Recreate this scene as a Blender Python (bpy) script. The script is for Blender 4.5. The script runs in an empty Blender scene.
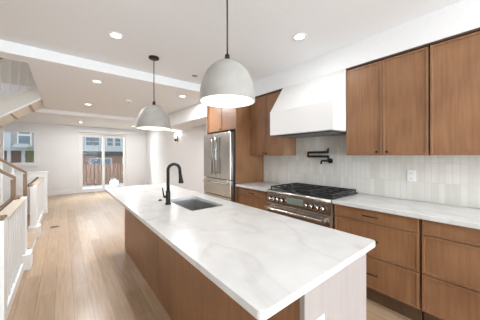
import bpy, bmesh, math, random
from mathutils import Vector, Matrix
random.seed(7)
S = bpy.context.scene
COL = S.collection
PI = math.pi

# ------------------------------------------------------------------ camera
ROLL = -0.08
cam_data = bpy.data.cameras.new('camera')
cam = bpy.data.objects.new('camera', cam_data)
COL.objects.link(cam)
cam.location = (0, 0, 1.37)
cam.rotation_euler = (Matrix.Rotation(-math.radians(38.84), 3, 'Z') @ Matrix.Rotation(PI / 2, 3, 'X') @ Matrix.Rotation(math.radians(ROLL), 3, 'Z')).to_euler()
cam_data.sensor_width = 36
cam_data.lens = 36 * 219 / 480
cam_data.shift_y = -4.3 / 480
cam_data.clip_start = 0.02
S.camera = cam

# ------------------------------------------------------------------ world and exposure
world = bpy.data.worlds.new('sky')
S.world = world
world.use_nodes = True
wn = world.node_tree.nodes
wl = world.node_tree.links
bg = wn['Background']
sky = wn.new('ShaderNodeTexSky')
sky.sky_type = 'HOSEK_WILKIE'
sky.turbidity = 6
sky.ground_albedo = 0.5
sky.sun_direction = Vector((-0.5, -0.6, 0.75)).normalized()
mixs = wn.new('ShaderNodeMix'); mixs.data_type = 'RGBA'
mixs.inputs[0].default_value = 0.75
mixs.inputs[7].default_value = (0.95, 0.97, 1.0, 1)
wl.new(sky.outputs[0], mixs.inputs[6])
wl.new(mixs.outputs[2], bg.inputs['Color'])
bg.inputs['Strength'].default_value = 2.3

S.view_settings.view_transform = 'Standard'
S.view_settings.look = 'None'
S.view_settings.gamma = 1.0
S.view_settings.use_curve_mapping = False
S.view_settings.exposure = -0.56


def area(name, loc, rot, sx, sy, power, color=(1, 1, 1), shape='RECTANGLE', spread=PI):
    d = bpy.data.lights.new(name, 'AREA')
    d.shape = shape
    d.size = sx
    d.size_y = sy
    d.energy = power
    d.color = color
    d.spread = spread
    o = bpy.data.objects.new(name, d)
    o.location = loc
    o.rotation_euler = rot
    COL.objects.link(o)
    return o


# daylight through the two big street windows behind the camera and the glass door
area('daylight_street_window', (-0.55, -3.35, 1.5), (PI / 2 + 0.45, 0, 0), 1.5, 1.9, 215, (0.90, 0.95, 1.0))
area('daylight_street_window', (1.65, -3.35, 1.5), (PI / 2 + 0.45, 0, 0), 1.5, 1.9, 215, (0.90, 0.95, 1.0))
area('daylight_garden_door', (1.24, 10.75, 2.75), (-0.85, 0, 0), 2.2, 0.9, 900, (0.90, 0.95, 1.0))

CAN_POWER = 15
PENDANT_POWER = 1.5
WARM = (0.965, 0.98, 1.0)


# ------------------------------------------------------------------ materials
def new_mat(name):
    m = bpy.data.materials.new(name)
    m.use_nodes = True
    nt = m.node_tree
    return m, nt, nt.nodes['Principled BSDF']


def plain(name, col, rough=0.5, metal=0.0, noise=0.03, scale=30, bump=0.0, stretch=(1, 1, 1), spec=0.5):
    m, nt, b = new_mat(name)
    n, l = nt.nodes, nt.links
    tc = n.new('ShaderNodeTexCoord')
    mp = n.new('ShaderNodeMapping'); mp.inputs['Scale'].default_value = stretch
    nz = n.new('ShaderNodeTexNoise'); nz.inputs['Scale'].default_value = scale; nz.inputs['Detail'].default_value = 4
    l.new(tc.outputs['Object'], mp.inputs['Vector']); l.new(mp.outputs[0], nz.inputs['Vector'])
    r = n.new('ShaderNodeValToRGB')
    r.color_ramp.elements[0].position = 0.3; r.color_ramp.elements[1].position = 0.7
    r.color_ramp.elements[0].color = [max(0, c * (1 - noise)) for c in col] + [1]
    r.color_ramp.elements[1].color = [min(1, c * (1 + noise)) for c in col] + [1]
    l.new(nz.outputs['Fac'], r.inputs[0]); l.new(r.outputs[0], b.inputs['Base Color'])
    b.inputs['Roughness'].default_value = rough
    b.inputs['Metallic'].default_value = metal
    b.inputs['Specular IOR Level'].default_value = spec
    if bump:
        bp = n.new('ShaderNodeBump'); bp.inputs['Strength'].default_value = bump; bp.inputs['Distance'].default_value = 0.002
        l.new(nz.outputs['Fac'], bp.inputs['Height']); l.new(bp.outputs[0], b.inputs['Normal'])
    return m


def wood(name, dark, light, rough=0.42, stretch=(22, 22, 1.2), seed=0.0):
    m, nt, b = new_mat(name)
    n, l = nt.nodes, nt.links
    tc = n.new('ShaderNodeTexCoord')
    mp = n.new('ShaderNodeMapping'); mp.inputs['Scale'].default_value = stretch; mp.inputs['Location'].default_value = (seed, seed, 0)
    nz = n.new('ShaderNodeTexNoise'); nz.inputs['Scale'].default_value = 2.2; nz.inputs['Detail'].default_value = 6; nz.inputs['Roughness'].default_value = 0.6
    nb = n.new('ShaderNodeTexNoise'); nb.inputs['Scale'].default_value = 2.5
    l.new(tc.outputs['Object'], mp.inputs['Vector']); l.new(mp.outputs[0], nz.inputs['Vector']); l.new(tc.outputs['Object'], nb.inputs['Vector'])
    mx = n.new('ShaderNodeMath'); mx.operation = 'MULTIPLY_ADD'; mx.inputs[1].default_value = 0.55
    l.new(nb.outputs['Fac'], mx.inputs[0])
    mm = n.new('ShaderNodeMath'); mm.operation = 'MULTIPLY'; mm.inputs[1].default_value = 0.5
    l.new(nz.outputs['Fac'], mm.inputs[0]); l.new(mm.outputs[0], mx.inputs[2])
    r = n.new('ShaderNodeValToRGB')
    r.color_ramp.elements[0].position = 0.36; r.color_ramp.elements[1].position = 0.68
    r.color_ramp.elements[0].color = (*dark, 1); r.color_ramp.elements[1].color = (*light, 1)
    l.new(mx.outputs[0], r.inputs[0]); l.new(r.outputs[0], b.inputs['Base Color'])
    b.inputs['Roughness'].default_value = rough
    return m


def brick(name, c1, c2, mortar, bw, rh, ms, axes, offset=0.5, rough=0.6, bump=0.4, grain=None, noise_amt=0.0):
    """brick texture laid on two object axes (for instance 'YZ')"""
    m, nt, b = new_mat(name)
    n, l = nt.nodes, nt.links
    tc = n.new('ShaderNodeTexCoord')
    sp = n.new('ShaderNodeSeparateXYZ'); cb = n.new('ShaderNodeCombineXYZ')
    l.new(tc.outputs['Object'], sp.inputs[0])
    l.new(sp.outputs[axes[0]], cb.inputs[0]); l.new(sp.outputs[axes[1]], cb.inputs[1])
    t = n.new('ShaderNodeTexBrick')
    t.offset = offset
    t.inputs['Color1'].default_value = (*c1, 1); t.inputs['Color2'].default_value = (*c2, 1); t.inputs['Mortar'].default_value = (*mortar, 1)
    t.inputs['Scale'].default_value = 1.0; t.inputs['Mortar Size'].default_value = ms; t.inputs['Mortar Smooth'].default_value = 0.2
    t.inputs['Brick Width'].default_value = bw; t.inputs['Row Height'].default_value = rh; t.inputs['Bias'].default_value = 0.0
    l.new(cb.outputs[0], t.inputs['Vector'])
    out = t.outputs['Color']
    if noise_amt:
        mp = n.new('ShaderNodeMapping'); mp.inputs['Scale'].default_value = grain
        nz = n.new('ShaderNodeTexNoise'); nz.inputs['Scale'].default_value = 3; nz.inputs['Detail'].default_value = 5
        l.new(cb.outputs[0], mp.inputs['Vector']); l.new(mp.outputs[0], nz.inputs['Vector'])
        r = n.new('ShaderNodeValToRGB')
        r.color_ramp.elements[0].position = 0.3; r.color_ramp.elements[1].position = 0.7
        a = 1 - noise_amt
        r.color_ramp.elements[0].color = (a, a, a, 1); r.color_ramp.elements[1].color = (1, 1, 1, 1)
        l.new(nz.outputs['Fac'], r.inputs[0])
        mx = n.new('ShaderNodeMix'); mx.data_type = 'RGBA'; mx.blend_type = 'MULTIPLY'; mx.inputs[0].default_value = 1
        l.new(out, mx.inputs[6]); l.new(r.outputs[0], mx.inputs[7]); out = mx.outputs[2]
    l.new(out, b.inputs['Base Color'])
    b.inputs['Roughness'].default_value = rough
    bp = n.new('ShaderNodeBump'); bp.invert = True; bp.inputs['Strength'].default_value = bump; bp.inputs['Distance'].default_value = 0.002
    l.new(t.outputs['Fac'], bp.inputs['Height']); l.new(bp.outputs[0], b.inputs['Normal'])
    return m


def marble(name):
    m, nt, b = new_mat(name)
    n, l = nt.nodes, nt.links
    tc = n.new('ShaderNodeTexCoord')
    mp = n.new('ShaderNodeMapping'); mp.inputs['Rotation'].default_value = (0, 0, 0.6); mp.inputs['Scale'].default_value = (1.6, 0.8, 1)
    l.new(tc.outputs['Object'], mp.inputs['Vector'])
    nz = n.new('ShaderNodeTexNoise'); nz.inputs['Scale'].default_value = 1.7; nz.inputs['Detail'].default_value = 6; nz.inputs['Distortion'].default_value = 0.8
    l.new(mp.outputs[0], nz.inputs['Vector'])
    r = n.new('ShaderNodeValToRGB')
    e = r.color_ramp.elements
    base = (0.69, 0.685, 0.675, 1); vein = (0.63, 0.62, 0.61, 1)
    e[0].position = 0.47; e[0].color = base
    e[1].position = 0.53; e[1].color = base
    v = e.new(0.50); v.color = vein
    l.new(nz.outputs['Fac'], r.inputs[0])
    n2 = n.new('ShaderNodeTexNoise'); n2.inputs['Scale'].default_value = 9; n2.inputs['Detail'].default_value = 5
    l.new(tc.outputs['Object'], n2.inputs['Vector'])
    r2 = n.new('ShaderNodeValToRGB'); r2.color_ramp.elements[0].position = 0.3; r2.color_ramp.elements[1].position = 0.65
    r2.color_ramp.elements[0].color = (0.9, 0.9, 0.9, 1); r2.color_ramp.elements[1].color = (1, 1, 1, 1)
    l.new(n2.outputs['Fac'], r2.inputs[0])
    mx = n.new('ShaderNodeMix'); mx.data_type = 'RGBA'; mx.blend_type = 'MULTIPLY'; mx.inputs[0].default_value = 0.8
    l.new(r.outputs[0], mx.inputs[6]); l.new(r2.outputs[0], mx.inputs[7]); l.new(mx.outputs[2], b.inputs['Base Color'])
    b.inputs['Roughness'].default_value = 0.22
    return m


def emit(name, col, strength):
    m, nt, b = new_mat(name)
    b.inputs['Base Color'].default_value = (*col, 1)
    b.inputs['Emission Color'].default_value = (*col, 1)
    b.inputs['Emission Strength'].default_value = strength
    return m


def glass(name):
    m, nt, b = new_mat(name)
    n, l = nt.nodes, nt.links
    n.remove(b)
    tr = n.new('ShaderNodeBsdfTransparent'); gl = n.new('ShaderNodeBsdfGlossy'); gl.inputs['Roughness'].default_value = 0.02
    tr.inputs['Color'].default_value = (0.93, 0.96, 0.96, 1)
    fr = n.new('ShaderNodeFresnel'); fr.inputs['IOR'].default_value = 1.12
    mx = n.new('ShaderNodeMixShader')
    l.new(fr.outputs[0], mx.inputs[0]); l.new(tr.outputs[0], mx.inputs[1]); l.new(gl.outputs[0], mx.inputs[2])
    l.new(mx.outputs[0], n['Material Output'].inputs['Surface'])
    return m


M = {}
M['wall'] = plain('wall_paint', (0.835, 0.835, 0.84), 0.75, noise=0.01)
M['ceil'] = plain('ceiling_paint', (0.845, 0.85, 0.86), 0.85, noise=0.01)
M['trim'] = plain('white_trim_paint', (0.85, 0.845, 0.835), 0.4, noise=0.01)
M['cream'] = plain('cream_board', (0.66, 0.58, 0.48), 0.5, noise=0.02)
M['greige'] = plain('greige_stair_paint', (0.66, 0.625, 0.57), 0.8, noise=0.02)
M['floor'] = brick('oak_plank_floor', (0.53, 0.375, 0.245), (0.40, 0.27, 0.168), (0.28, 0.19, 0.12), 1.4, 0.135, 0.0018, 'YX', 0.37, 0.27, 0.15, (1.0, 14, 1), 0.22)
M['wood'] = wood('walnut_stained_oak', (0.190, 0.087, 0.038), (0.325, 0.163, 0.077), 0.40)
M['wood_edge'] = wood('walnut_stained_oak_edge', (0.26, 0.14, 0.075), (0.40, 0.235, 0.13), 0.40)
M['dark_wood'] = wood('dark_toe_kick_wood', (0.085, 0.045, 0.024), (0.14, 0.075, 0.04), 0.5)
M['gap'] = plain('dark_cabinet_gap', (0.03, 0.018, 0.012), 0.7)
M['pale'] = wood('glare_painted_panel', (0.33, 0.29, 0.277), (0.39, 0.35, 0.335), 0.45)  # island end: window glare on the brown wood put into the base colour
M['rail'] = wood('medium_oak_handrail', (0.19, 0.11, 0.06), (0.29, 0.18, 0.105), 0.4, (3, 22, 22))
M['tread'] = wood('oak_stair_tread', (0.42, 0.31, 0.215), (0.54, 0.42, 0.31), 0.45, (18, 2, 18))
M['marble'] = marble('white_veined_quartz')
M['tile'] = brick('glazed_stacked_tile', (0.74, 0.72, 0.675), (0.645, 0.625, 0.575), (0.63, 0.61, 0.565), 0.050, 0.19, 0.0026, 'YZ', 0.0, 0.18, 0.25, (10, 1.0, 1), 0.06)
M['steel'] = plain('brushed_stainless_steel', (0.62, 0.60, 0.57), 0.27, 1.0, 0.05, 6, 0, (1, 40, 1))
M['steel_v'] = plain('brushed_stainless_door', (0.66, 0.63, 0.58), 0.24, 1.0, 0.05, 6, 0, (40, 40, 1))
M['grey_metal'] = plain('satin_grey_handle', (0.34, 0.335, 0.33), 0.32, 1.0, 0.02)
M['chrome'] = plain('polished_chrome', (0.80, 0.79, 0.77), 0.12, 1.0, 0.01)
M['dark_steel'] = plain('dark_grey_metal', (0.09, 0.09, 0.09), 0.4, 0.7)
M['black'] = plain('matte_black_metal', (0.012, 0.011, 0.010), 0.5, 0.0, spec=0.3)
M['iron'] = plain('black_cast_iron', (0.022, 0.022, 0.023), 0.5, 0.1, 0.2, 60)
M['enamel'] = plain('black_enamel', (0.025, 0.025, 0.027), 0.18)
M['screen'] = plain('grey_display_glass', (0.22, 0.25, 0.22), 0.12)
M['bronze'] = plain('dark_bronze', (0.055, 0.035, 0.024), 0.4, 0.8)
M['shade'] = plain('plaster_grey_shade', (0.345, 0.33, 0.305), 0.6, 0, 0.08, 9)
M['shade_in'] = plain('white_shade_lining', (0.86, 0.84, 0.78), 0.6)
M['bulb'] = emit('warm_bulb', (1.0, 0.9, 0.74), 14)
M['led'] = emit('downlight_lens', (1.0, 0.95, 0.88), 9)
M['plastic'] = plain('white_plastic', (0.82, 0.82, 0.81), 0.35, noise=0.005)
M['slot'] = plain('dark_slot', (0.1, 0.1, 0.1), 0.6)
M['grille'] = plain('grey_grille', (0.30, 0.285, 0.27), 0.7)
M['glass'] = glass('window_glass')
M['roller'] = plain('cream_roller_fabric', (0.66, 0.61, 0.54), 0.7)
M['vent_metal'] = plain('dark_floor_register', (0.16, 0.11, 0.07), 0.5)
M['deck'] = brick('grey_deck_boards', (0.52, 0.51, 0.49), (0.47, 0.46, 0.44), (0.2, 0.2, 0.2), 3, 0.14, 0.006, 'XY', 0.3, 0.7)
M['fence'] = plain('weathered_red_brown_boards', (0.19, 0.115, 0.085), 0.75, 0, 0.18, 5, 0, (30, 30, 1))
M['brick'] = brick('red_brown_brick', (0.36, 0.19, 0.13), (0.27, 0.14, 0.10), (0.42, 0.36, 0.32), 0.22, 0.075, 0.012, 'XZ', 0.5, 0.85)
M['siding'] = plain('white_siding', (0.60, 0.63, 0.66), 0.6)
M['grey_siding'] = plain('grey_siding', (0.46, 0.45, 0.45), 0.7)
M['pane_blue'] = plain('blue_grey_window_pane', (0.20, 0.25, 0.30), 0.45)
M['leaf'] = plain('green_foliage', (0.17, 0.30, 0.08), 0.7, 0, 0.4, 12)
M['asphalt'] = plain('grey_asphalt', (0.3, 0.3, 0.3), 0.9)
M['bark'] = plain('brown_bark', (0.12, 0.08, 0.05), 0.9)


# ------------------------------------------------------------------ helpers
class MB:
    """collects shapes in world coordinates and links them as ONE mesh object"""
    def __init__(s):
        s.bm = bmesh.new()

    def box(s, x0, x1, y0, y1, z0, z1):
        v = [s.bm.verts.new(p) for p in ((x0, y0, z0), (x1, y0, z0), (x1, y1, z0), (x0, y1, z0), (x0, y0, z1), (x1, y0, z1), (x1, y1, z1), (x0, y1, z1))]
        for f in ((3, 2, 1, 0), (4, 5, 6, 7), (0, 1, 5, 4), (1, 2, 6, 5), (2, 3, 7, 6), (3, 0, 4, 7)):
            s.bm.faces.new([v[i] for i in f])
        return s

    def prism(s, pts, d):
        """closed polygon pts (3-D, planar) extruded along vector d"""
        d = Vector(d)
        a = [s.bm.verts.new(p) for p in pts]
        b = [s.bm.verts.new(Vector(p) + d) for p in pts]
        n = len(pts)
        s.bm.faces.new(a); s.bm.faces.new(b[::-1])
        for i in range(n):
            s.bm.faces.new([a[i], b[i], b[(i + 1) % n], a[(i + 1) % n]])
        return s

    def tube(s, path, r, seg=12, cap=True):
        """round tube along path; r is one radius or one per point"""
        path = [Vector(p) for p in path]
        rs = r if isinstance(r, (list, tuple)) else [r] * len(path)
        rings = []
        t0 = (path[1] - path[0]).normalized()
        up = Vector((0, 0, 1)) if abs(t0.z) < 0.9 else Vector((0, 1, 0))
        nrm = t0.cross(up).normalized()
        for i, p in enumerate(path):
            if i == 0: t = path[1] - path[0]
            elif i == len(path) - 1: t = path[-1] - path[-2]
            else: t = (path[i + 1] - path[i]).normalized() + (path[i] - path[i - 1]).normalized()
            t.normalize()
            nrm = (nrm - t * nrm.dot(t)).normalized()
            bn = t.cross(nrm)
            rings.append([s.bm.verts.new(p + (nrm * math.cos(2 * PI * k / seg) + bn * math.sin(2 * PI * k / seg)) * rs[i]) for k in range(seg)])
        for a, b in zip(rings, rings[1:]):
            for k in range(seg):
                f = s.bm.faces.new([a[k], a[(k + 1) % seg], b[(k + 1) % seg], b[k]]); f.smooth = True
        if cap:
            s.bm.faces.new(rings[0][::-1]); s.bm.faces.new(rings[-1])
        return s

    def lathe(s, prof, c, seg=32, smooth=True):
        """prof: (radius, z) pairs turned about the vertical axis through c"""
        c = Vector(c)
        rings = []
        for r, z in prof:
            if r < 1e-6: rings.append([s.bm.verts.new(c + Vector((0, 0, z)))])
            else: rings.append([s.bm.verts.new(c + Vector((r * math.cos(2 * PI * k / seg), r * math.sin(2 * PI * k / seg), z))) for k in range(seg)])
        for a, b in zip(rings, rings[1:]):
            for k in range(seg):
                q = (k + 1) % seg
                if len(a) == 1 and len(b) == 1: continue
                if len(a) == 1: f = s.bm.faces.new([a[0], b[q], b[k]])
                elif len(b) == 1: f = s.bm.faces.new([a[k], a[q], b[0]])
                else: f = s.bm.faces.new([a[k], a[q], b[q], b[k]])
                f.smooth = smooth
        return s

    def slab(s, outer, holes, z0, z1):
        """flat slab with holes"""
        def loop(pts):
            vs = [s.bm.verts.new((x, y, z1)) for x, y in pts]
            return [s.bm.edges.new((vs[i], vs[(i + 1) % len(vs)])) for i in range(len(vs))]
        es = loop(outer)
        for h in holes: es += loop(h)
        g = bmesh.ops.triangle_fill(s.bm, use_beauty=True, use_dissolve=False, edges=es)
        fs = [f for f in g['geom'] if isinstance(f, bmesh.types.BMFace)]
        for f in fs:
            f.normal_update()
            if f.normal.z < 0: f.normal_flip()
        e = bmesh.ops.extrude_face_region(s.bm, geom=fs)
        vv = [v for v in e['geom'] if isinstance(v, bmesh.types.BMVert)]
        bmesh.ops.translate(s.bm, vec=(0, 0, z0 - z1), verts=vv)
        return s

    def build(s, name, mat, parent=None, bevel=0.0, segs=2):
        bmesh.ops.recalc_face_normals(s.bm, faces=s.bm.faces[:])
        # origin: parent's base, or the centre of the foot of the mesh
        if parent is None:
            xs = [v.co.x for v in s.bm.verts]; ys = [v.co.y for v in s.bm.verts]; zs = [v.co.z for v in s.bm.verts]
            org = Vector(((min(xs) + max(xs)) / 2, (min(ys) + max(ys)) / 2, min(zs)))
        else:
            org = wloc(parent)
        bmesh.ops.translate(s.bm, vec=-org, verts=s.bm.verts[:])
        me = bpy.data.meshes.new(name)
        s.bm.to_mesh(me); s.bm.free()
        me.materials.append(mat)
        o = bpy.data.objects.new(name, me)
        COL.objects.link(o)
        if parent is not None: o.parent = parent
        else: o.location = org
        if bevel:
            b = o.modifiers.new('bevel', 'BEVEL'); b.width = bevel; b.segments = segs; b.limit_method = 'ANGLE'; b.angle_limit = math.radians(40)
        return o


def wloc(o):
    v = Vector(o.location)
    while o.parent:
        o = o.parent; v += Vector(o.location)
    return v


def tag(o, label, cat, group=None):
    o['label'] = label; o['category'] = cat
    if group: o['group'] = group
    return o


def thing(name, label, cat, loc, group=None):
    o = bpy.data.objects.new(name, None)
    o.empty_display_size = 0.1
    o.location = loc
    COL.objects.link(o)
    return tag(o, label, cat, group)


def struct(o):
    o['kind'] = 'structure'
    return o


def dup(root, loc, label=None, group=None):
    r = root.copy(); COL.objects.link(r); r.location = loc
    if label: r['label'] = label
    if group: r['group'] = group
    for ch in list(root.children):
        c = ch.copy(); COL.objects.link(c); c.parent = r
        for g in list(ch.children):
            d = g.copy(); COL.objects.link(d); d.parent = c
    return r


def B(*a): return MB().box(*a)


# ------------------------------------------------------------------ room shell
XL, XR, YF, YB = -3.2, 2.80, -3.2, 10.0        # left, right, street side, garden side
ZK, ZL, ZB = 2.60, 2.47, 2.47                  # kitchen, living and far ceiling heights
Y1, Y2 = 3.385, 6.85                           # step from kitchen to living ceiling, header beam
SX, SY0, SY1 = -0.33, 3.58, 6.68               # stair opening in the ceiling
ZT = 4.6

struct(B(XL - .1, XR + .1, YF - .1, YB + .1, -.12, 0).build('floor', M['floor']))
# garden wall with a window and a sliding door
DX0, DX1, DZ1 = 0.47, 2.0, 2.2
WX0, WX1, WZ0, WZ1 = -1.54, -0.70, 1.08, 2.20
w = MB()
w.box(XL - .1, WX0, YB, YB + .15, 0, ZT).box(WX0, WX1, YB, YB + .15, 0, WZ0).box(WX0, WX1, YB, YB + .15, WZ1, ZT)
w.box(WX1, DX0, YB, YB + .15, 0, ZT).box(DX0, DX1, YB, YB + .15, DZ1, ZT).box(DX1, XR + .1, YB, YB + .15, 0, ZT)
struct(w.build('wall_back', M['wall']))
struct(B(XR, XR + .12, YF, YB, 0, ZT).build('wall_right', M['wall']))
struct(B(XL - .12, XL, YF, YB, 0, ZT).build('wall_left', M['wall']))
# street wall behind the camera with two windows
w = MB()
w.box(XL - .1, -1.3, YF - .12, YF, 0, ZK).box(.2, .9, YF - .12, YF, 0, ZK).box(2.4, XR + .1, YF - .12, YF, 0, ZK)
for a, b in ((-1.3, .2), (.9, 2.4)):
    w.box(a, b, YF - .12, YF, 0, .5).box(a, b, YF - .12, YF, 2.5, ZK)
struct(w.build('wall_front', M['wall']))
for i, (a, b) in enumerate(((-1.3, .2), (.9, 2.4))):
    f = MB()
    f.box(a, a + .05, YF - .1, YF - .02, .5, 2.5).box(b - .05, b, YF - .1, YF - .02, .5, 2.5)
    f.box(a + .05, b - .05, YF - .1, YF - .02, .5, .55).box(a + .05, b - .05, YF - .1, YF - .02, 2.45, 2.5).box(a + .05, b - .05, YF - .1, YF - .02, 1.48, 1.52)
    fo = struct(f.build('window_%d' % (i + 2), M['trim']))
    B(a + .05, b - .05, YF - .065, YF - .06, .55, 2.45).build('pane', M['glass'], fo)
# ceilings: each lower one starts with a vertical step face
struct(B(XL, XR, YF, Y1, ZK, ZK + .12).build('ceiling', M['ceil']))
c = MB()
c.box(SX, XR, Y1, Y2, ZL, ZK + .3).box(XL, SX, Y1, SY0, ZL, ZK + .3).box(XL, SX, SY1, Y2, ZL, ZK + .3)
struct(c.build('ceiling', M['ceil']))
struct(B(XL, XR, Y2, YB, ZB, ZK + .3).build('ceiling', M['ceil']))
struct(B(XL, 2.19, Y2, Y2 + .22, ZL - .09, ZL).build('trim_3', M['ceil']))
# shaft over the stairs
c = MB()
c.box(SX, SX + .1, SY0, SY1, ZK + .3, ZT).box(XL, SX + .1, SY0 - .1, SY0, ZK + .3, ZT).box(XL, SX + .1, SY1, SY1 + .1, ZK + .3, ZT)
struct(c.build('wall_stair_shaft', M['greige']))
struct(B(XL, SX + .1, SY0 - .1, SY1 + .1, ZT, ZT + .1).build('ceiling', M['ceil']))
# bulkhead along the right wall of the living end
bk = MB()
bk.box(2.19, XR, 3.73, Y2, 2.15, ZL).box(2.19, XR, Y1, 3.73, 2.347, ZL)
struct(bk.build('trim_1', M['wall']))
# furred-down wall above the wall cabinets and the refrigerator
struct(B(2.47, XR, YF, 2.80, 2.347, ZK).box(2.19, XR, 2.80, Y1, 2.347, ZK).build('wall_soffit', M['wall']))
# crown strip on the step between kitchen and living ceilings
struct(B(XL, 2.19, Y1 - .018, Y1, ZL, ZL + .018).build('trim_2', M['trim']))
# baseboards
bb = B(WX1 - 2.4, DX0 - .06, YB - .016, YB, 0, .13).box(DX1 + .06, XR, YB - .016, YB, 0, .13)
struct(bb.build('baseboard_back', M['trim'], None, .003))
struct(B(XR - .016, XR, 3.76, YB - .016, 0, .13).build('baseboard_right', M['trim'], None, .003))

# garden window (window_1) and sliding glass door (door_1)
f = MB()
f.box(WX0 - .05, WX0, YB - .024, YB + .1, WZ0 - .05, WZ1 + .05).box(WX1, WX1 + .05, YB - .02, YB + .1, WZ0 - .05, WZ1 + .05)
f.box(WX0, WX1, YB - .02, YB + .1, WZ1, WZ1 + .05).box(WX0, WX1, YB - .035, YB + .1, WZ0 - .05, WZ0)
f.box(WX0, WX0 + .07, YB - .012, YB + .07, WZ0, WZ1).box(WX1 - .07, WX1, YB - .012, YB + .07, WZ0, WZ1)
f.box(WX0 + .07, WX1 - .07, YB - .012, YB + .07, WZ0, WZ0 + .07).box(WX0 + .07, WX1 - .07, YB - .012, YB + .07, WZ1 - .05, WZ1)
wo = struct(f.build('window_1', M['trim']))
B(WX0 + .07, WX1 - .07, YB + .048, YB + .052, WZ0 + .07, WZ1 - .05).build('pane', M['glass'], wo)
f = MB()
f.box(DX0 - .05, DX0, YB - .02, YB + .12, 0, DZ1).box(DX1, DX1 + .05, YB - .02, YB + .12, 0, DZ1).box(DX0 - .05, DX1 + .05, YB - .02, YB + .12, DZ1, DZ1 + .05)
f.box(DX0, DX1, YB + .0, YB + .12, .001, .03)
do = struct(f.build('door_1', M['trim']))
mid = (DX0 + DX1) / 2 - .02
for (a, b, yy) in ((DX0, mid + .04, YB + .03), (mid - .04, DX1, YB + .075)):
    s_ = MB()
    s_.box(a, a + .08, yy, yy + .04, .03, DZ1).box(b - .08, b, yy, yy + .04, .03, DZ1)
    s_.box(a + .08, b - .08, yy, yy + .04, .03, .13).box(a + .08, b - .08, yy, yy + .04, DZ1 - .1, DZ1)
    so = s_.build('door_sash', M['trim'], do)
    B(a + .08, b - .08, yy + .018, yy + .022, .13, DZ1 - .1).build('pane', M['glass'], so)
h_ = MB().tube([(mid - .01, YB - .01, .95), (mid - .01, YB - .01, 1.2)], .009).box(mid - .018, mid - .002, YB - .012, YB + .03, .95, .97).box(mid - .018, mid - .002, YB - .012, YB + .03, 1.18, 1.2)
h_.build('door_handle', M['trim'], do)
t = thing('roller_blind', 'rolled-up cream roller blind in a slim box above the sliding glass door', 'blind', (1.24, YB - .03, 2.25))
B(DX0 - .1, DX1 + .1, YB - .085, YB, 2.255, 2.33).build('headbox', M['trim'], t, .004)
MB().tube([(DX0 - .07, YB - .05, 2.262), (DX1 + .07, YB - .05, 2.262)], .024).build('rolled_fabric', M['roller'], t)

# ------------------------------------------------------------------ stairs and guards
RISE, GO = .19, .25
NX = -0.50
t = thing('staircase', 'lower stair flight climbing left from the room floor between two wooden handrails', 'stairs', (NX, 4.4, 0))
AY0, AY1 = 3.92, 4.92
body = []
x, z = NX, 0
pts = [(x, AY0, 0)]
for i in range(7):
    z += RISE; pts.append((x, AY0, z - .03))
    x -= GO; pts.append((x, AY0, z - .03))
pts.append((x, AY0, 0))
MB().prism(pts, (0, AY1 - AY0, 0)).build('risers', M['cream'], t)
for i in range(7):
    B(NX - (i + 1) * GO, NX - i * GO + .025, AY0, AY1, (i + 1) * RISE - .03, (i + 1) * RISE).build('tread', M['tread'], t, .006)
XLAND = NX - 7 * GO - .03
t = thing('stair_landing', 'half landing at the top of the lower stair flight by the left wall', 'landing', ((XL + XLAND) / 2, 5.7, 0))
B(XL + .01, XLAND - .005, AY0, SY1, 0, 1.30).build('landing_base', M['wall'], t)
B(XL + .01, XLAND - .005, AY0, SY1, 1.30, 1.33).build('landing_floor', M['tread'], t)

# upper flight, seen from below, rising to the right through the ceiling opening
BY0, BY1 = 5.70, 6.66
t = thing('staircase', 'upper stair flight with a wooden underside rising through the ceiling opening', 'stairs', (-1.4, 6.2, 1.33))
SL = RISE / GO


def soff(xx): return 2.47 + SL * (xx + .37)


xa, xb = XLAND + .005, SX - .005
MB().prism([(xa, BY0 + .04, soff(xa)), (xb, BY0 + .04, soff(xb)), (xb, BY0 + .04, soff(xb) + .03), (xa, BY0 + .04, soff(xa) + .03)], (0, BY1 - BY0 - .04, 0)).build('soffit', M['cream'], t)
MB().prism([(xa, BY0, soff(xa) - .015), (xb, BY0, soff(xb) - .015), (xb, BY0, soff(xb) + .27), (xa, BY0, soff(xa) + .27)], (0, .04, 0)).build('stringer', M['greige'], t)
MB().prism([(xa, BY0 - .012, soff(xa) + .25), (xb, BY0 - .012, soff(xb) + .25), (xb, BY0 - .012, soff(xb) + .285), (xa, BY0 - .012, soff(xa) + .285)], (0, .064, 0)).build('stringer_cap', M['greige'], t)
MB().prism([(xa, BY0 - .006, soff(xa) - .03), (xb, BY0 - .006, soff(xb) - .03), (xb, BY0 - .006, soff(xb)), (xa, BY0 - .006, soff(xa))], (0, .05, 0)).build('stringer_edge', M['trim'], t)
k = 0
xx = xb - .08
while xx > xa + .05:
    z0 = soff(xx) + .285
    B(xx - .009, xx + .009, BY0 + .010, BY0 + .028, z0 - .02, z0 + .75).build('baluster', M['greige'], t)
    xx -= .115
MB().prism([(xa, BY0 - .01, soff(xa) + 1.02), (xb, BY0 - .01, soff(xb) + 1.02), (xb, BY0 - .01, soff(xb) + 1.07), (xa, BY0 - .01, soff(xa) + 1.07)], (0, .06, 0)).build('handrail', M['rail'], t)
for i in range(8):
    xs = xa + .03 + i * GO
    z0 = soff(xs) + .06
    if xs + GO < xb + .1:
        B(xs, min(xs + GO, xb), BY0 + .04, BY1, z0 + .1, z0 + .13).build('tread', M['tread'], t)


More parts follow.
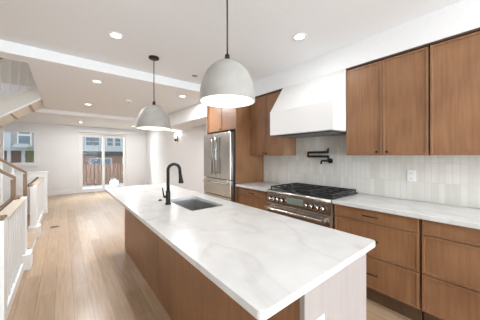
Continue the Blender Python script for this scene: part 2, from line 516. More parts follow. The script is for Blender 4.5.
# handrails of the lower flight
def stair_rail(y, label):
    r = thing('stair_handrail', label, 'handrail', (NX - .03, y, 0), 'handrails of the lower stair flight')
    zt = 1.115
    x0, x1 = NX + .035, XLAND
    dz = SL * (x0 - x1)
    rh = .045
    MB().prism([(x0, y - .022, zt - rh), (x0, y - .022, zt), (x1, y - .022, zt + dz), (x1, y - .022, zt + dz - rh)], (0, .044, 0)).build('rail', M['rail'], r, .004)
    B(x0 - .045, x0, y - .022, y + .022, .0, zt - rh + .01).build('newel_post', M['rail'], r, .003)
    xx = x0 - .16
    while xx > x1 + .05:
        zz = zt + SL * (x0 - xx) - rh - .002
        zb = 0.0
        B(xx - .011, xx + .011, y - .011, y + .011, zb, zz).build('baluster', M['trim'], r)
        xx -= .125
    return r


stair_rail(AY1 + .035, 'wooden handrail on the far side of the lower stair flight, nearer the window')
stair_rail(AY0 - .03, 'wooden handrail on the near side of the lower stair flight, nearer the camera')


# flat guards of white balusters with a wood cap, along the edge of the stairwell
def guard(y0, y1, label, gap=.11):
    r = thing('stair_guard', label, 'railing', (-.42, (y0 + y1) / 2, 0), 'white guards beside the stairs')
    B(-.455, -.36, y0, y1, .835, .86).build('top_board', M['cream'], r, .003)
    B(-.485, -.462, y0 - .02, y1 + .02, .84, .88).build('cap_rail', M['dark_wood'], r, .003)
    B(-.43, -.37, y0, y1, 0, .10).build('bottom_rail', M['trim'], r, .003)
    n = int((y1 - y0) / gap)
    for i in range(n):
        y = y0 + .03 + i * (y1 - y0 - .06) / (n - 1)
        B(-.415, -.385, y - .014, y + .014, .10, .836).build('baluster', M['trim'], r)
    return r


guard(2.63, 3.635, 'white baluster guard with wood cap standing nearest the camera at left')
guard(5.23, 6.97, 'white baluster guard with wood cap between the lower stair and the far half wall')
t = thing('newel_block', 'white plinth block and post at the near foot of the stairs', 'newel', (-.38, 3.75, 0), 'white plinth blocks at the stair foot')
B(-.46, -.31, 3.64, 3.86, 0, .185).build('block', M['trim'], t, .004)
B(-.44, -.36, 3.67, 3.85, .185, .86).build('post', M['trim'], t, .004)
B(-.455, -.405, 3.665, 3.86, .86, .88).build('cap', M['rail'], t, .003)
dup(t, (-.38, 5.10, 0), 'white plinth block and post at the far foot of the stairs')
t = thing('stair_step', 'low starter step with wood tread at the foot of the lower stairs', 'step', (-.4, 4.38, 0))
B(-.46, -.345, 3.91, 4.83, 0, .15).build('riser', M['trim'], t)
B(-.46, -.335, 3.91, 4.83, .15, .18).build('tread', M['tread'], t, .005)
# half walls closing the stairwell
w = thing('half_wall', 'white half wall end panel with wood cap at the left edge nearest the camera', 'half wall', (-1.4, 2.55, 0))
B(-2.3, -.365, 2.50, 2.62, 0, .865).build('panel', M['trim'], w)
B(-2.3, -.365, 2.49, 2.63, .865, .885).build('cap', M['rail'], w, .004)
B(-2.3, -.364, 2.494, 2.50, .70, .72).build('moulding', M['trim'], w)
w = thing('half_wall', 'white half wall below the garden window beyond the stairs', 'half wall', (-.8, 7.06, 0))
B(-1.6, -.31, 7.0, 7.12, 0, .965).build('panel', M['wall'], w)
B(-1.6, -.295, 6.985, 7.135, .965, .995).build('cap', M['trim'], w, .004)
B(-1.6, -.30, 6.988, 7.0, 0, .12).build('skirting', M['trim'], w)

# ------------------------------------------------------------------ kitchen cabinets
FX = 2.19          # front plane of base cabinets
UX = 2.47          # front plane of wall cabinets


def front(x, y0, y1, z0, z1, th=.02, rim=.017, dirx=1):
    """slim framed cabinet front facing -X (dirx 1)"""
    m = MB()
    m.box(x + .009 * dirx, x + th * dirx, y0, y1, z0, z1)
    m.box(x, x + .010 * dirx, y0, y0 + rim, z0, z1).box(x, x + .010 * dirx, y1 - rim, y1, z0, z1)
    m.box(x, x + .010 * dirx, y0 + rim, y1 - rim, z0, z0 + rim).box(x, x + .010 * dirx, y0 + rim, y1 - rim, z1 - rim, z1)
    return m


def bar_pull(y, z, x, parent, L=.13):
    m = MB().tube([(x - .028, y - L / 2, z), (x - .028, y + L / 2, z)], .006, 8)
    for yy in (y - L / 2 + .015, y + L / 2 - .015): m.tube([(x - .028, yy, z), (x + .001, yy, z)], .005, 8)
    m.build('pull', M['bronze'], parent)


def base_cabinet(y0, y1, label, pulls=True):
    t = thing('base_cabinet', label, 'cabinet', (2.5, (y0 + y1) / 2, 0), 'drawer cabinets along the tiled wall')
    B(FX + .021, 2.785, y0, y1, .14, .874).build('carcass', M['wood_edge'], t)
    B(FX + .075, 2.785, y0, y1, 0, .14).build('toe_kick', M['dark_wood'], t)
    for z0, z1 in ((.15, .435), (.447, .745), (.757, .868)):
        d = front(FX, y0 + .004, y1 - .004, z0, z1).build('drawer', M['wood'], t, .0012, 1)
        if pulls: bar_pull((y0 + y1) / 2, (z0 + z1) / 2 + (.0 if z1 - z0 < .2 else 0), FX, d)
    return t


RY0, RY1 = 1.165, 2.07      # range
base_cabinet(.459, 1.160, 'brown three-drawer base cabinet just right of the range')
base_cabinet(-.44, .449, 'brown three-drawer base cabinet at the right edge of the photo', True)
base_cabinet(2.076, 2.79, 'brown three-drawer base cabinet between the range and the refrigerator panel')
for y0, y1, lab in ((-.45, 1.163, 'white quartz countertop running right from the range'), (2.073, 2.793, 'short white quartz countertop between range and refrigerator')):
    o = B(2.155, 2.785, y0, y1, .876, .912).build('countertop', M['marble'], None, .003)
    tag(o, lab, 'countertop', 'quartz counters along the tiled wall')

# tiled wall
struct(B(2.787, XR - .001, -.6, 2.785, .913, 1.66).build('wall_backsplash', M['tile']))

# wall cabinets
ZU0, ZU1 = 1.372, 2.345


def wall_cabinet(y0, y1, splits, label, knobs):
    t = thing('wall_cabinet', label, 'cabinet', (2.6, (y0 + y1) / 2, ZU0), 'brown wall cabinets')
    B(UX + .021, 2.785, y0, y1, ZU0, ZU1 - .025).build('carcass', M['wood_edge'], t)
    B(UX - .004, 2.785, y0 - .002, y1 + .002, ZU1 - .012, ZU1).build('top_trim', M['dark_wood'], t)
    B(UX + .012, 2.785, y0, y1, ZU1 - .025, ZU1 - .012).build('shadow_gap', M['gap'], t)
    ys = [y0] + splits + [y1]
    for a, b in zip(ys, ys[1:]):
        d = front(UX, a + .003, b - .003, ZU0 + .002, ZU1 - .027).build('door', M['wood'], t, .0012, 1)
        for ky in knobs:
            if a < ky < b:
                MB().tube([(UX + .002, ky, ZU0 + .035), (UX - .012, ky, ZU0 + .035), (UX - .014, ky, ZU0 + .035), (UX - .024, ky, ZU0 + .035)], [.005, .005, .012, .012], 10).build('knob', M['bronze'], d)
    return t


wall_cabinet(.455, 1.169, [.812], 'brown two-door wall cabinet beside the hood\'s right side', [.765, .855])
wall_cabinet(-.29, .447, [.08], 'brown wide-door wall cabinet at the right edge of the photo', [.05, .11])
wall_cabinet(2.082, 2.785, [2.43], 'brown two-door wall cabinet between the hood and the refrigerator', [2.40, 2.46])

# tall refrigerator surround
t = thing('refrigerator_surround', 'tall brown cabinet surround framing the refrigerator, with two doors above', 'cabinet', (2.5, 3.25, 0))
B(FX - .02, 2.795, 2.80, 2.822, 0, ZU1).build('side_panel', M['wood'], t)
B(FX - .02, 2.795, 3.700, 3.722, 0, ZU1).build('side_panel', M['wood'], t)
B(FX + .021, 2.795, 2.823, 3.699, 1.81, ZU1).build('carcass', M['wood_edge'], t)
for a, b, ky in ((2.826, 3.259, 3.235), (3.263, 3.697, 3.287)):
    d = front(FX, a, b, 1.815, ZU1 - .02).build('door', M['wood'], t, .0012, 1)
    MB().tube([(FX + .002, ky, 1.84), (FX - .012, ky, 1.84), (FX - .014, ky, 1.84), (FX - .024, ky, 1.84)], [.005, .005, .012, .012], 10).build('knob', M['bronze'], d)
B(FX - .024, FX + .02, 2.823, 3.699, ZU1 - .018, ZU1).build('top_trim', M['dark_wood'], t)

# refrigerator
t = thing('refrigerator', 'stainless french-door refrigerator with bottom freezer drawers', 'refrigerator', (2.45, 3.26, 0))
RX = 2.08
B(RX + .065, 2.78, 2.835, 3.69, .05, 1.765).build('body', M['dark_steel'], t, .004)
B(RX + .09, 2.74, 2.85, 3.67, 0, .05).build('plinth', M['gap'], t)
B(RX, RX + .06, 2.832, 3.252, .975, 1.765).build('door', M['steel_v'], t, .008)
d1 = B(RX, RX + .06, 3.258, 3.690, .975, 1.765).build('door', M['steel_v'], t, .008)
for z0, z1 in ((.69, .965), (.08, .68)):
    d = B(RX, RX + .06, 2.832, 3.690, z0, z1).build('freezer_drawer', M['steel_v'], t, .008)
    m = MB().tube([(RX - .045, 2.90, z1 - .055), (RX - .045, 3.62, z1 - .055)], .011, 12)
    for yy in (2.95, 3.57): m.tube([(RX - .045, yy, z1 - .055), (RX + .002, yy, z1 - .055)], .009, 10)
    m.build('handle', M['chrome'], d)
for yy in (3.205, 3.305):
    m = MB().tube([(RX - .05, yy, 1.05), (RX - .05, yy, 1.70)], .013, 12)
    for zz in (1.09, 1.66): m.tube([(RX - .05, yy, zz), (RX + .002, yy, zz)], .014, 10)
    m.build('handle', M['grey_metal'], t)
B(RX + .01, RX + .12, 2.84, 2.92, 1.766, 1.79).build('hinge_cover', M['black'], t, .003)

# ------------------------------------------------------------------ range
t = thing('kitchen_range', 'stainless professional gas range with black cast iron cooktop', 'range', (2.45, 1.617, 0))
GX = 2.135
B(GX + .03, 2.78, RY0 + .003, RY1 - .003, .10, .905).build('body', M['steel'], t, .003)
B(GX + .09, 2.76, RY0 + .02, RY1 - .02, .001, .10).build('plinth', M['gap'], t)
B(GX + .03, 2.78, RY0 + .003, RY1 - .003, .905, .922).build('cooktop', M['enamel'], t, .004)
MB().tube([(GX + .012, RY0 + .003, .895), (GX + .012, RY1 - .003, .895)], .022, 16).build('bullnose', M['steel'], t)
cp = MB().prism([(GX - .004, RY0 + .003, .755), (GX + .004, RY0 + .003, .876), (GX + .031, RY0 + .003, .876), (GX + .031, RY0 + .003, .755)], (0, RY1 - RY0 - .006, 0)).build('control_panel', M['steel'], t)
B(GX - .005, GX + .003, 1.50, 1.74, .785, .858).build('display', M['screen'], cp, .002)
for ky in (1.245, 1.31, 1.385, 1.45, 1.80, 1.865, 1.935, 2.0):
    kn = MB().tube([(GX + .003, ky, .81), (GX - .008, ky, .81), (GX - .008, ky, .81)], [.029, .029, .022], 18)
    ko = kn.build('knob', M['black'], cp)
    MB().tube([(GX - .006, ky, .81), (GX - .03, ky, .81), (GX - .045, ky, .81), (GX - .047, ky, .81)], [.021, .021, .018, .013], 18).build('knob_cap', M['chrome'], ko)
od = B(GX - .002, GX + .031, RY0 + .006, RY1 - .006, .19, .745).build('oven_door', M['steel'], t, .004)
B(GX - .005, GX + .0, RY0 + .14, RY1 - .14, .30, .60).build('oven_window', M['enamel'], od)
hm = MB().tube([(GX - .06, RY0 + .03, .69), (GX - .06, RY1 - .03, .69)], .014, 14)
for yy in (RY0 + .05, RY1 - .05): hm.box(GX - .075, GX + .0, yy - .018, yy + .018, .675, .705)
hm.build('handle', M['chrome'], od, .003)
B(GX, GX + .03, RY0 + .006, RY1 - .006, .105, .18).build('kick_panel', M['steel'], t, .003)
# three grates, six burners
gw = (RY1 - RY0 - .03) / 3
for i in range(3):
    a = RY0 + .015 + i * gw + .004; b = a + gw - .008
    g0, g1 = GX + .05, 2.755
    m = MB()
    zz0, zz1 = .944, .962
    for yy in (a, (a + b) / 2 - .007, b - .014): m.box(g0, g1, yy, yy + .014, zz0, zz1)
    for xx in (g0, g0 + (g1 - g0) * .25, g0 + (g1 - g0) * .5, g0 + (g1 - g0) * .75, g1 - .014): m.box(xx, xx + .014, a, b, zz0, zz1 - .001)
    for xx in (g0, g1 - .014):
        for yy in (a, b - .014): m.box(xx, xx + .014, yy, yy + .014, .922, zz0)
    m.build('grate', M['iron'], t, .002)
    for xx in (g0 + (g1 - g0) * .25, g0 + (g1 - g0) * .75):
        bo = MB().lathe([(0, .922), (.055, .922), (.055, .93), (.045, .934), (0, .934)], (xx + .007, (a + b) / 2, 0), 20).build('burner', M['dark_steel'], t)
        MB().lathe([(0, .934), (.032, .934), (.032, .941), (.028, .943), (0, .943)], (xx + .007, (a + b) / 2, 0), 20).build('burner_cap', M['iron'], bo)

# hood
HY0, HY1, HX = 1.173, 2.078, 2.20
t = thing('range_hood', 'white tapered plaster range hood above the gas range', 'hood', (2.5, 1.625, 1.64))
prof = [(HX, 1.645), (HX, 1.955), (2.468, 2.346), (2.798, 2.346), (2.798, 1.662), (2.77, 1.645)]
MB().prism([(x, HY0, z) for x, z in prof], (0, HY1 - HY0, 0)).build('hood_shell', plain('white_hood_plaster', (0.83, 0.82, 0.805), 0.65, noise=0.01), t, .003)
hv = B(HX + .06, 2.74, HY0 + .06, HY1 - .06, 1.632, 1.645).build('vent_insert', M['dark_steel'], t)
for i in range(3):
    y0 = HY0 + .08 + i * .25
    B(HX + .12, 2.70, y0, y0 + .235, 1.628, 1.633).build('filter', M['grille'], hv)

# pot filler
t = thing('pot_filler', 'black folding pot filler tap on the tiled wall above the range', 'tap', (2.787, 1.530, 1.40))
px = 2.725
MB().tube([(2.787, 1.525, 1.30), (2.772, 1.525, 1.30)], .032, 18).tube([(2.775, 1.525, 1.30), (px, 1.525, 1.30)], .012, 12).build('wall_flange', M['black'], t)
MB().tube([(px, 1.525, 1.285), (px, 1.525, 1.37)], .012, 12).build('valve_body', M['black'], t)
MB().tube([(px, 1.525, 1.358), (px, 1.830, 1.358)], .0155, 12).build('lower_arm', M['black'], t)
MB().tube([(px, 1.830, 1.345), (px, 1.830, 1.428)], .013, 12).build('joint', M['black'], t)
MB().tube([(px, 1.830, 1.414), (px, 1.530, 1.414)], .0155, 12).build('upper_arm', M['black'], t)
MB().tube([(px, 1.530, 1.40), (px, 1.530, 1.43), (px, 1.525, 1.47)], [.013, .013, .006], 12).build('lever', M['black'], t)
MB().tube([(px, 1.525, 1.30), (px, 1.610, 1.30), (px, 1.625, 1.285), (px, 1.625, 1.255)], .013, 12).build('spout', M['black'], t)


def outlet(x, y, z, axis, label):
    t = thing('wall_outlet', label, 'outlet', (x, y, z), 'white electrical outlets')
    d = .006
    if axis == 'x':
        B(x - d, x, y - .036, y + .036, z - .058, z + .058).build('cover_plate', M['plastic'], t, .002)
        for zz in (z - .026, z + .026):
            s = B(x - d - .002, x - d, y - .018, y + .018, zz - .016, zz + .016).build('socket', M['plastic'], t)
            B(x - d - .003, x - d - .0015, y - .008, y - .005, zz - .006, zz + .006).box(x - d - .003, x - d - .0015, y + .005, y + .008, zz - .006, zz + .006).build('slots', M['slot'], s)
    else:
        B(x - .036, x + .036, y - d, y, z - .058, z + .058).build('cover_plate', M['plastic'], t, .002)
        for zz in (z - .026, z + .026):
            s = B(x - .018, x + .018, y - d - .002, y - d, zz - .016, zz + .016).build('socket', M['plastic'], t)
            B(x - .008, x - .005, y - d - .003, y - d - .0015, zz - .006, zz + .006).box(x + .005, x + .008, y - d - .003, y - d - .0015, zz - .006, zz + .006).build('slots', M['slot'], s)


outlet(2.7865, .648, 1.16, 'x', 'white electrical outlet on the tiled backsplash right of the range')
outlet(.264, YB - .001, .40, 'y', 'white electrical outlet low on the garden wall left of the glass door')

# ------------------------------------------------------------------ island
IX0, IX1, IY0, IY1 = .70, 1.25, .485, 3.58
t = thing('kitchen_island', 'long brown kitchen island cabinet with glare-toned end panel and seating overhang', 'island', (.98, 2.0, 0))
B(IX0 + .02, IX1 - .022, IY0 + .025, 1.62, 0, .884).box(IX0 + .02, IX1 - .022, 2.285, IY1 - .02, 0, .884).box(IX0 + .02, IX1 - .022, 1.62, 2.285, 0, .60).box(IX0 + .02, .795, 1.62, 2.285, .60, .884).box(1.185, IX1 - .022, 1.62, 2.285, .60, .884).build('carcass', M['wood_edge'], t)
B(IX0, IX0 + .019, IY0 + .024, 2.128, 0, .884).build('side_panel', M['wood'], t, .001, 1)
B(IX0, IX0 + .019, 2.134, IY1 - .021, 0, .884).build('side_panel', M['wood'], t, .001, 1)
o = B(IX0 - .001, IX1, IY0, IY0 + .022, 0, .884).build('end_panel', M['pale'], t, .001, 1); o['label'] = 'end panel facing the camera, window glare painted into its wood colour'
B(IX0, IX1, IY1 - .02, IY1, 0, .884).build('end_panel', M['wood'], t, .001, 1)
yy = IY0 + .03
for i in range(5):
    ln = (IY1 - .03 - yy) / (5 - i)
    d = front(IX1, yy + .003, yy + ln - .003, .12, .87, dirx=-1).build('door', M['wood'], t, .0012, 1)
    MB().tube([(IX1 + .025, yy + .04, .70), (IX1 + .025, yy + .04, .82)], .006, 8).tube([(IX1 - .001, yy + .04, .71), (IX1 + .025, yy + .04, .71)], .005, 8).tube([(IX1 - .001, yy + .04, .81), (IX1 + .025, yy + .04, .81)], .005, 8).build('pull', M['bronze'], d)
    yy += ln


def rrect(x0, x1, y0, y1, r, n=5):
    p = []
    for cx, cy, a0 in ((x1 - r, y1 - r, 0), (x0 + r, y1 - r, 90), (x0 + r, y0 + r, 180), (x1 - r, y0 + r, 270)):
        for i in range(n + 1):
            a = math.radians(a0 + 90 * i / n); p.append((cx + r * math.cos(a), cy + r * math.sin(a)))
    return p


SKX0, SKX1, SKY0, SKY1 = .825, 1.155, 1.66, 2.245
o = MB().slab(rrect(.445, 1.305, .455, 3.60, .022), [rrect(SKX0, SKX1, SKY0, SKY1, .02)], .885, .914).build('countertop', M['marble'], None, .002)
tag(o, 'long white veined quartz countertop of the island with the sink cutout', 'countertop')
outlet(.79, IY0 - .0005, .668, 'y', 'white electrical outlet on the pale end panel of the island')

# sink
t = thing('kitchen_sink', 'stainless undermount sink set into the white island countertop', 'sink', (.99, 1.95, .64))
m = MB()
x0, x1, y0, y1, zb, zt = SKX0 - .006, SKX1 + .006, SKY0 - .006, SKY1 + .006, .665, .8845
m.box(x0 - .01, x0, y0 - .01, y1 + .01, zb, zt).box(x1, x1 + .01, y0 - .01, y1 + .01, zb, zt).box(x0, x1, y0 - .01, y0, zb, zt).box(x0, x1, y1, y1 + .01, zb, zt).box(x0 - .01, x1 + .01, y0 - .01, y1 + .01, zb - .01, zb)
m.build('basin', plain('satin_sink_steel', (0.48, 0.48, 0.47), 0.36, 0.9), t)
MB().lathe([(0, zb + .002), (.04, zb + .002), (.045, zb + .004), (.045, zb), (0, zb)], (.99, 1.95, 0), 20).build('drain', M['dark_steel'], t)
# faucet
fx, fy = .765, 2.03
t = thing('kitchen_faucet', 'matte black gooseneck faucet standing beside the island sink', 'faucet', (fx, fy, .914))
MB().lathe([(0, .914), (.027, .914), (.027, .926), (.021, .93), (.021, 1.035), (.016, 1.045), (0, 1.045)], (fx, fy, 0), 20).build('base', M['black'], t)
path = [(fx, fy, 1.04), (fx, fy, 1.235)]
R_ = .055
ux, uy = .985, -.17
for i in range(1, 13):
    a = PI * i / 12
    k_ = R_ * (1 - math.cos(a))
    path.append((fx + ux * k_, fy + uy * k_, 1.235 + R_ * math.sin(a)))
path.append((fx + ux * (2 * R_ + .004), fy + uy * 2 * R_, 1.185))
MB().tube(path, .0145, 14).build('spout', M['black'], t)
ex, ey = fx + ux * (2 * R_ + .005), fy + uy * 2 * R_
MB().tube([(ex, ey, 1.19), (ex + .004, ey, 1.15), (ex + .008, ey, 1.112), (ex + .008, ey, 1.105)], [.0155, .018, .024, .022], 14).build('spray_head', M['black'], t)
MB().tube([(fx, fy, .985), (fx - .03, fy + .03, .985)], .012, 10).tube([(fx - .028, fy + .028, .98), (fx - .04, fy + .04, 1.07)], [.008, .005], 10).build('lever', M['black'], t)
o = MB().lathe([(0, .914), (.019, .914), (.019, .92), (.013, .922), (.013, .926), (0, .926)], (.765, 2.25, 0), 20).build('air_switch', M['bronze'])
tag(o, 'small dark round air switch button on the island beyond the faucet', 'button')


# ------------------------------------------------------------------ lamps
def pendant(x, y, zb, label, H=.294, R=.20):
    t = thing('pendant_lamp', label, 'pendant lamp', (x, y, zb), 'dome pendants over the island')
    prof = []
    n = 18
    for i in range(n + 1):
        a = (PI / 2) * i / n
        prof.append((R * math.cos(a) ** .86 if i < n else .0, zb + H * math.sin(a) ** .98))
    MB().lathe(prof, (x, y, 0), 48).build('shade', M['shade'], t)
    inner = [((r - .008) if r > .01 else 0, (z - .007) if i else z) for i, (r, z) in enumerate(prof)]
    lo = MB().lathe(inner, (x, y, 0), 48).lathe([(R - .008, zb), (R, zb)], (x, y, 0), 48).build('shade_lining', M['shade_in'], t)
    MB().lathe([(0, zb + H - .002), (.02, zb + H - .002), (.016, zb + H + .045), (.006, zb + H + .05), (0, zb + H + .05)], (x, y, 0), 16).build('shade_cap', M['bronze'], t)
    MB().tube([(x, y, zb + H + .04), (x, y, ZK - .02)], .0055, 8).build('rod', M['bronze'], t)
    MB().lathe([(0, ZK - .0005), (.062, ZK - .0005), (.062, ZK - .018), (.05, ZK - .025), (0, ZK - .025)], (x, y, 0), 24).build('canopy', M['bronze'], t)
    MB().lathe([(0, zb + .12), (.025, zb + .13), (.034, zb + .16), (.028, zb + .19), (.014, zb + .215), (.014, zb + .25), (0, zb + .25)], (x, y, 0), 16).build('bulb', M['bulb'], t)
    d = bpy.data.lights.new('pendant_light', 'POINT'); d.energy = PENDANT_POWER; d.color = WARM; d.shadow_soft_size = .04
    l_ = bpy.data.objects.new('pendant_light', d); COL.objects.link(l_); l_.location = (x, y, zb + .075)
    return t


pendant(.88, 2.805, 1.71, 'grey dome pendant lamp farther from the camera, over the sink end of the island')
pendant(.92, 1.287, 1.758, 'large grey dome pendant lamp nearer the camera, over the middle of the island')


def downlight(x, y, z, label, power=None):
    t = thing('ceiling_downlight', label, 'ceiling light', (x, y, z), 'recessed ceiling downlights')
    MB().lathe([(.050, z - .001), (.050, z - .006), (.066, z - .005), (.072, z - .001), (.072, z)], (x, y, 0), 28).build('trim_ring', M['plastic'], t)
    MB().lathe([(0, z - .003), (.050, z - .003), (.050, z - .001), (0, z - .001)], (x, y, 0), 28).build('lens', M['led'], t)
    area('downlight_beam', (x, y, z - .012), (0, 0, 0), .10, .10, power or CAN_POWER, WARM, 'DISK')


for x, y, z, pw, lab in (
        (.416, 2.53, ZK, 4, 'recessed downlight in the kitchen ceiling, left of the pendant rod'),
        (1.90, 1.377, ZK, 4.5, 'recessed downlight in the kitchen ceiling right of the large pendant'),
        (.416, .3, ZK, 5, 'recessed downlight in the kitchen ceiling above the camera'),
        (1.90, -.6, ZK, 12, 'recessed downlight in the kitchen ceiling behind the camera at right'),
        (.416, -1.6, ZK, 15, 'recessed downlight in the kitchen ceiling behind the camera at left'),
        (.385, 3.84, ZL, 38, 'nearest recessed downlight on the lower ceiling, left side'),
        (.405, 5.67, ZL, 46, 'second recessed downlight on the lower ceiling, left side, nearer the garden'),
        (1.71, 3.81, ZL, 38, 'recessed downlight on the lower ceiling, between the two pendants'),
        (.44, 8.85, ZB, 22, 'recessed downlight in the lowest ceiling above the left edge of the glass door'),
        (2.02, 8.85, ZB, 22, 'recessed downlight in the lowest ceiling above the right edge of the glass door')):
    downlight(x, y, z, lab, pw)
downlight(-1.6, 5.0, ZT, 'unseen downlight added in the shaft ceiling to brighten the stairs', 34)  # unseen lamp, added to brighten the stair shaft
t = thing('ceiling_speaker', 'small round grey speaker grille flush in the kitchen ceiling', 'speaker', (1.57, 3.055, ZK))
MB().lathe([(.045, ZK - .001), (.05, ZK - .006), (.06, ZK - .004), (.062, ZK)], (1.57, 3.055, 0), 24).build('rim', M['plastic'], t)
MB().lathe([(0, ZK - .002), (.048, ZK - .002), (.048, ZK - .0005), (0, ZK - .0005)], (1.57, 3.055, 0), 24).build('grille', M['grille'], t)
t = thing('smoke_detector', 'small white smoke detector on the lower ceiling above the far pendant', 'smoke detector', (1.0, 4.75, ZL))
MB().lathe([(0, ZL - .04), (.045, ZL - .04), (.06, ZL - .03), (.065, ZL)], (1.0, 4.75, 0), 24).build('housing', M['plastic'], t)
MB().lathe([(0, ZL - .043), (.02, ZL - .043), (.022, ZL - .04), (0, ZL - .04)], (1.0, 4.75, 0), 16).build('button', M['grille'], t)

# sconce
t = thing('wall_sconce', 'small wall sconce with lit white glass on the right wall beyond the refrigerator', 'wall lamp', (2.8, 6.59, 1.94))
B(2.78, 2.80, 6.555, 6.625, 1.82, 2.0).build('back_plate', M['dark_steel'], t, .004)
MB().lathe([(0, 1.82), (.03, 1.82), (.034, 1.84), (.034, 1.925), (0, 1.925)], (2.72, 6.59, 0), 18).tube([(2.72, 6.59, 1.87), (2.785, 6.59, 1.87)], .01, 8).build('cup', M['dark_steel'], t)
MB().lathe([(0, 1.925), (.03, 1.925), (.038, 1.97), (.034, 2.04), (.02, 2.07), (0, 2.075)], (2.72, 6.59, 0), 18).build('glass_shade', emit('lit_sconce_glass', (1, .9, .76), 7), t)
d = bpy.data.lights.new('sconce_light', 'POINT'); d.energy = 4; d.color = WARM; d.shadow_soft_size = .03
l_ = bpy.data.objects.new('sconce_light', d); COL.objects.link(l_); l_.location = (2.66, 6.59, 2.1)

# floor register
t = thing('floor_register', 'dark slotted air register set in the oak floor by the stairs', 'vent', (-.14, 5.545, 0))
m = B(-.20, -.08, 5.49, 5.60, .0005, .004)
m.build('frame', M['vent_metal'], t)
m = MB()
for i in range(6): m.box(-.195 + i * .019, -.187 + i * .019, 5.50, 5.59, .004, .006)
m.build('louvres', M['bronze'], t)

# ------------------------------------------------------------------ outside
struct(B(-30, 30, 10.16, 60, -1.6, -1.5).build('ground', M['asphalt']))
struct(B(-4, 5, 10.16, 13.3, -.3, -.10).build('deck', M['deck']))
t = thing('deck_fence', 'red-brown vertical board fence across the deck outside the glass door', 'fence', (1.5, 13.1, -.1))
for i in range(26):
    x = -1.0 + i * .17
    B(x, x + .125, 13.06, 13.085, -.05, .95).build('board', M['fence'], t)
B(-1.0, 3.4, 13.085, 13.14, .10, .18).box(-1.0, 3.4, 13.085, 13.14, .72, .80).build('rails', M['fence'], t)
for x in (-.9, 1.25, 3.3): B(x - .04, x + .04, 13.14, 13.22, -.1, .98).build('post', M['fence'], t)
# white planter and green shrub on the deck
t = thing('patio_planter', 'rounded white planter on the deck behind the right pane of the glass door', 'planter', (1.86, 11.8, -.1))
MB().lathe([(0, -.098), (.12, -.098), (.19, .0), (.20, .12), (.16, .21), (.14, .21), (0, .18)], (1.86, 11.8, 0), 24).build('bowl', M['siding'], t)
m = MB()
for i in range(60):
    a, r, h = random.random() * 2 * PI, random.random() * .12, .18 + random.random() * .08
    c_ = Vector((1.86 + r * math.cos(a), 11.8 + r * math.sin(a), h))
    d_ = Vector((random.uniform(-1, 1), random.uniform(-1, 1), random.uniform(.2, 1))).normalized() * .08
    s_ = d_.cross(Vector((0, 0, 1))).normalized() * .02
    m.prism([c_, c_ + d_ * .5 + s_, c_ + d_, c_ + d_ * .5 - s_], (0, 0, .002))
m.build('leaves', M['siding'], t)


def shrub(x, y, z0, h, r, n, label, name='garden_shrub', trunk=.3):
    t = thing(name, label, 'plant', (x, y, z0))
    MB().tube([(x, y, z0), (x, y, z0 + h * .7)], [r * .08, r * .04], 8).build('stem', M['bark'], t)
    m = MB()
    for i in range(n):
        a, b_ = random.random() * 2 * PI, math.acos(random.uniform(-1, 1))
        rr = random.random() ** .4
        c_ = Vector((x + rr * r * math.cos(a) * math.sin(b_), y + rr * r * math.sin(a) * math.sin(b_), z0 + h * (.5 + trunk / 2) + rr * h * (.5 - trunk / 2) * math.cos(b_)))
        d_ = Vector((random.uniform(-1, 1), random.uniform(-1, 1), random.uniform(-.6, 1))).normalized() * r * .22
        s_ = d_.cross(Vector((0, .3, 1))).normalized() * r * .07
        m.prism([c_, c_ + d_ * .5 + s_, c_ + d_, c_ + d_ * .5 - s_], (0, 0, .003))
    m.build('foliage', M['leaf'], t)


shrub(2.55, 12.4, -.1, .75, .28, 260, 'dark green shrub on the deck beside the white planter')
shrub(-1.72, 20.0, -1.5, 3.65, .28, 400, 'green tree seen at the right side of the left window', 'street_tree', .6)

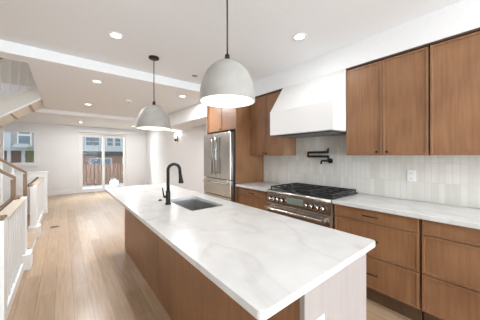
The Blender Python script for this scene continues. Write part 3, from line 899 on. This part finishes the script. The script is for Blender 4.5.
# row house across the garden
t = thing('row_house', 'brick and white row house across the garden seen through the glass door', 'building', (2.5, 23, -1.5))
B(-.7, 9, 22.0, 26, -1.5, 1.75).build('brick_storey', M['brick'], t)
B(-.7, 9, 21.85, 26, 1.75, 2.15).build('white_band', M['siding'], t)
B(-.7, 9, 22.0, 26, 2.15, 7).build('upper_storey', M['siding'], t)
for x0, x1, z0, z1 in ((1.75, 3.2, .42, 1.1), (4.2, 5.2, .4, 1.15)):
    f = B(x0 - .1, x1 + .1, 21.93, 22.0, z0 - .12, z1 + .1).build('window', M['siding'], t)
    w = (x1 - x0) / 2
    for i in range(2): B(x0 + i * w + .03, x0 + (i + 1) * w - .03, 21.91, 21.93, z0, z1).build('pane', M['pane_blue'], f)
for x0 in (1.45, 1.95, 2.95, 3.55, 4.4):
    f = B(x0 - .08, x0 + .46, 21.93, 22.0, 2.2, 2.95).build('window', M['trim'], t)
    for z0, z1 in ((2.25, 2.55), (2.6, 2.9)): B(x0 - .02, x0 + .40, 21.91, 21.93, z0, z1).build('pane', M['pane_blue'], f)
B(-.7, 9, 21.8, 22.0, 1.42, 1.75).build('dark_soffit', M['dark_steel'], t)
t = thing('row_house', 'grey row house with white porch posts seen through the left window', 'building', (-4, 23, -1.5))
B(-9, -.75, 22.4, 26, -1.5, 1.75).build('brick_storey', M['brick'], t)
B(-9, -.75, 21.85, 26, 1.75, 1.92).build('porch_beam', M['siding'], t)
B(-9, -.75, 22.6, 26, 1.92, 7).build('upper_storey', M['grey_siding'], t)
for x in (-3.45, -2.97, -2.25, -1.2): B(x - .09, x + .09, 21.9, 22.1, -1.5, 1.75).build('porch_post', M['siding'], t)
for x0, z0, z1 in ((-2.55, 2.2, 2.85), (-2.55, 3.0, 3.15), (-3.9, 2.2, 2.8)):
    f = B(x0 - .08, x0 + .68, 22.5, 22.6, z0 - .08, z1 + .08).build('window', M['trim'], t)
    B(x0, x0 + .6, 22.48, 22.5, z0, z1).build('pane', M['pane_blue'], f)
B(-3.3, -2.95, 22.45, 22.6, 1.95, 3.0).build('bay_panel', M['siding'], t)
MB().prism([(-2.75, 21.0, 1.95), (-1.75, 21.0, 1.95), (-1.95, 21.0, 2.22), (-2.55, 21.0, 2.22)], (0, .8, 0)).build('porch_canopy', M['siding'], t)
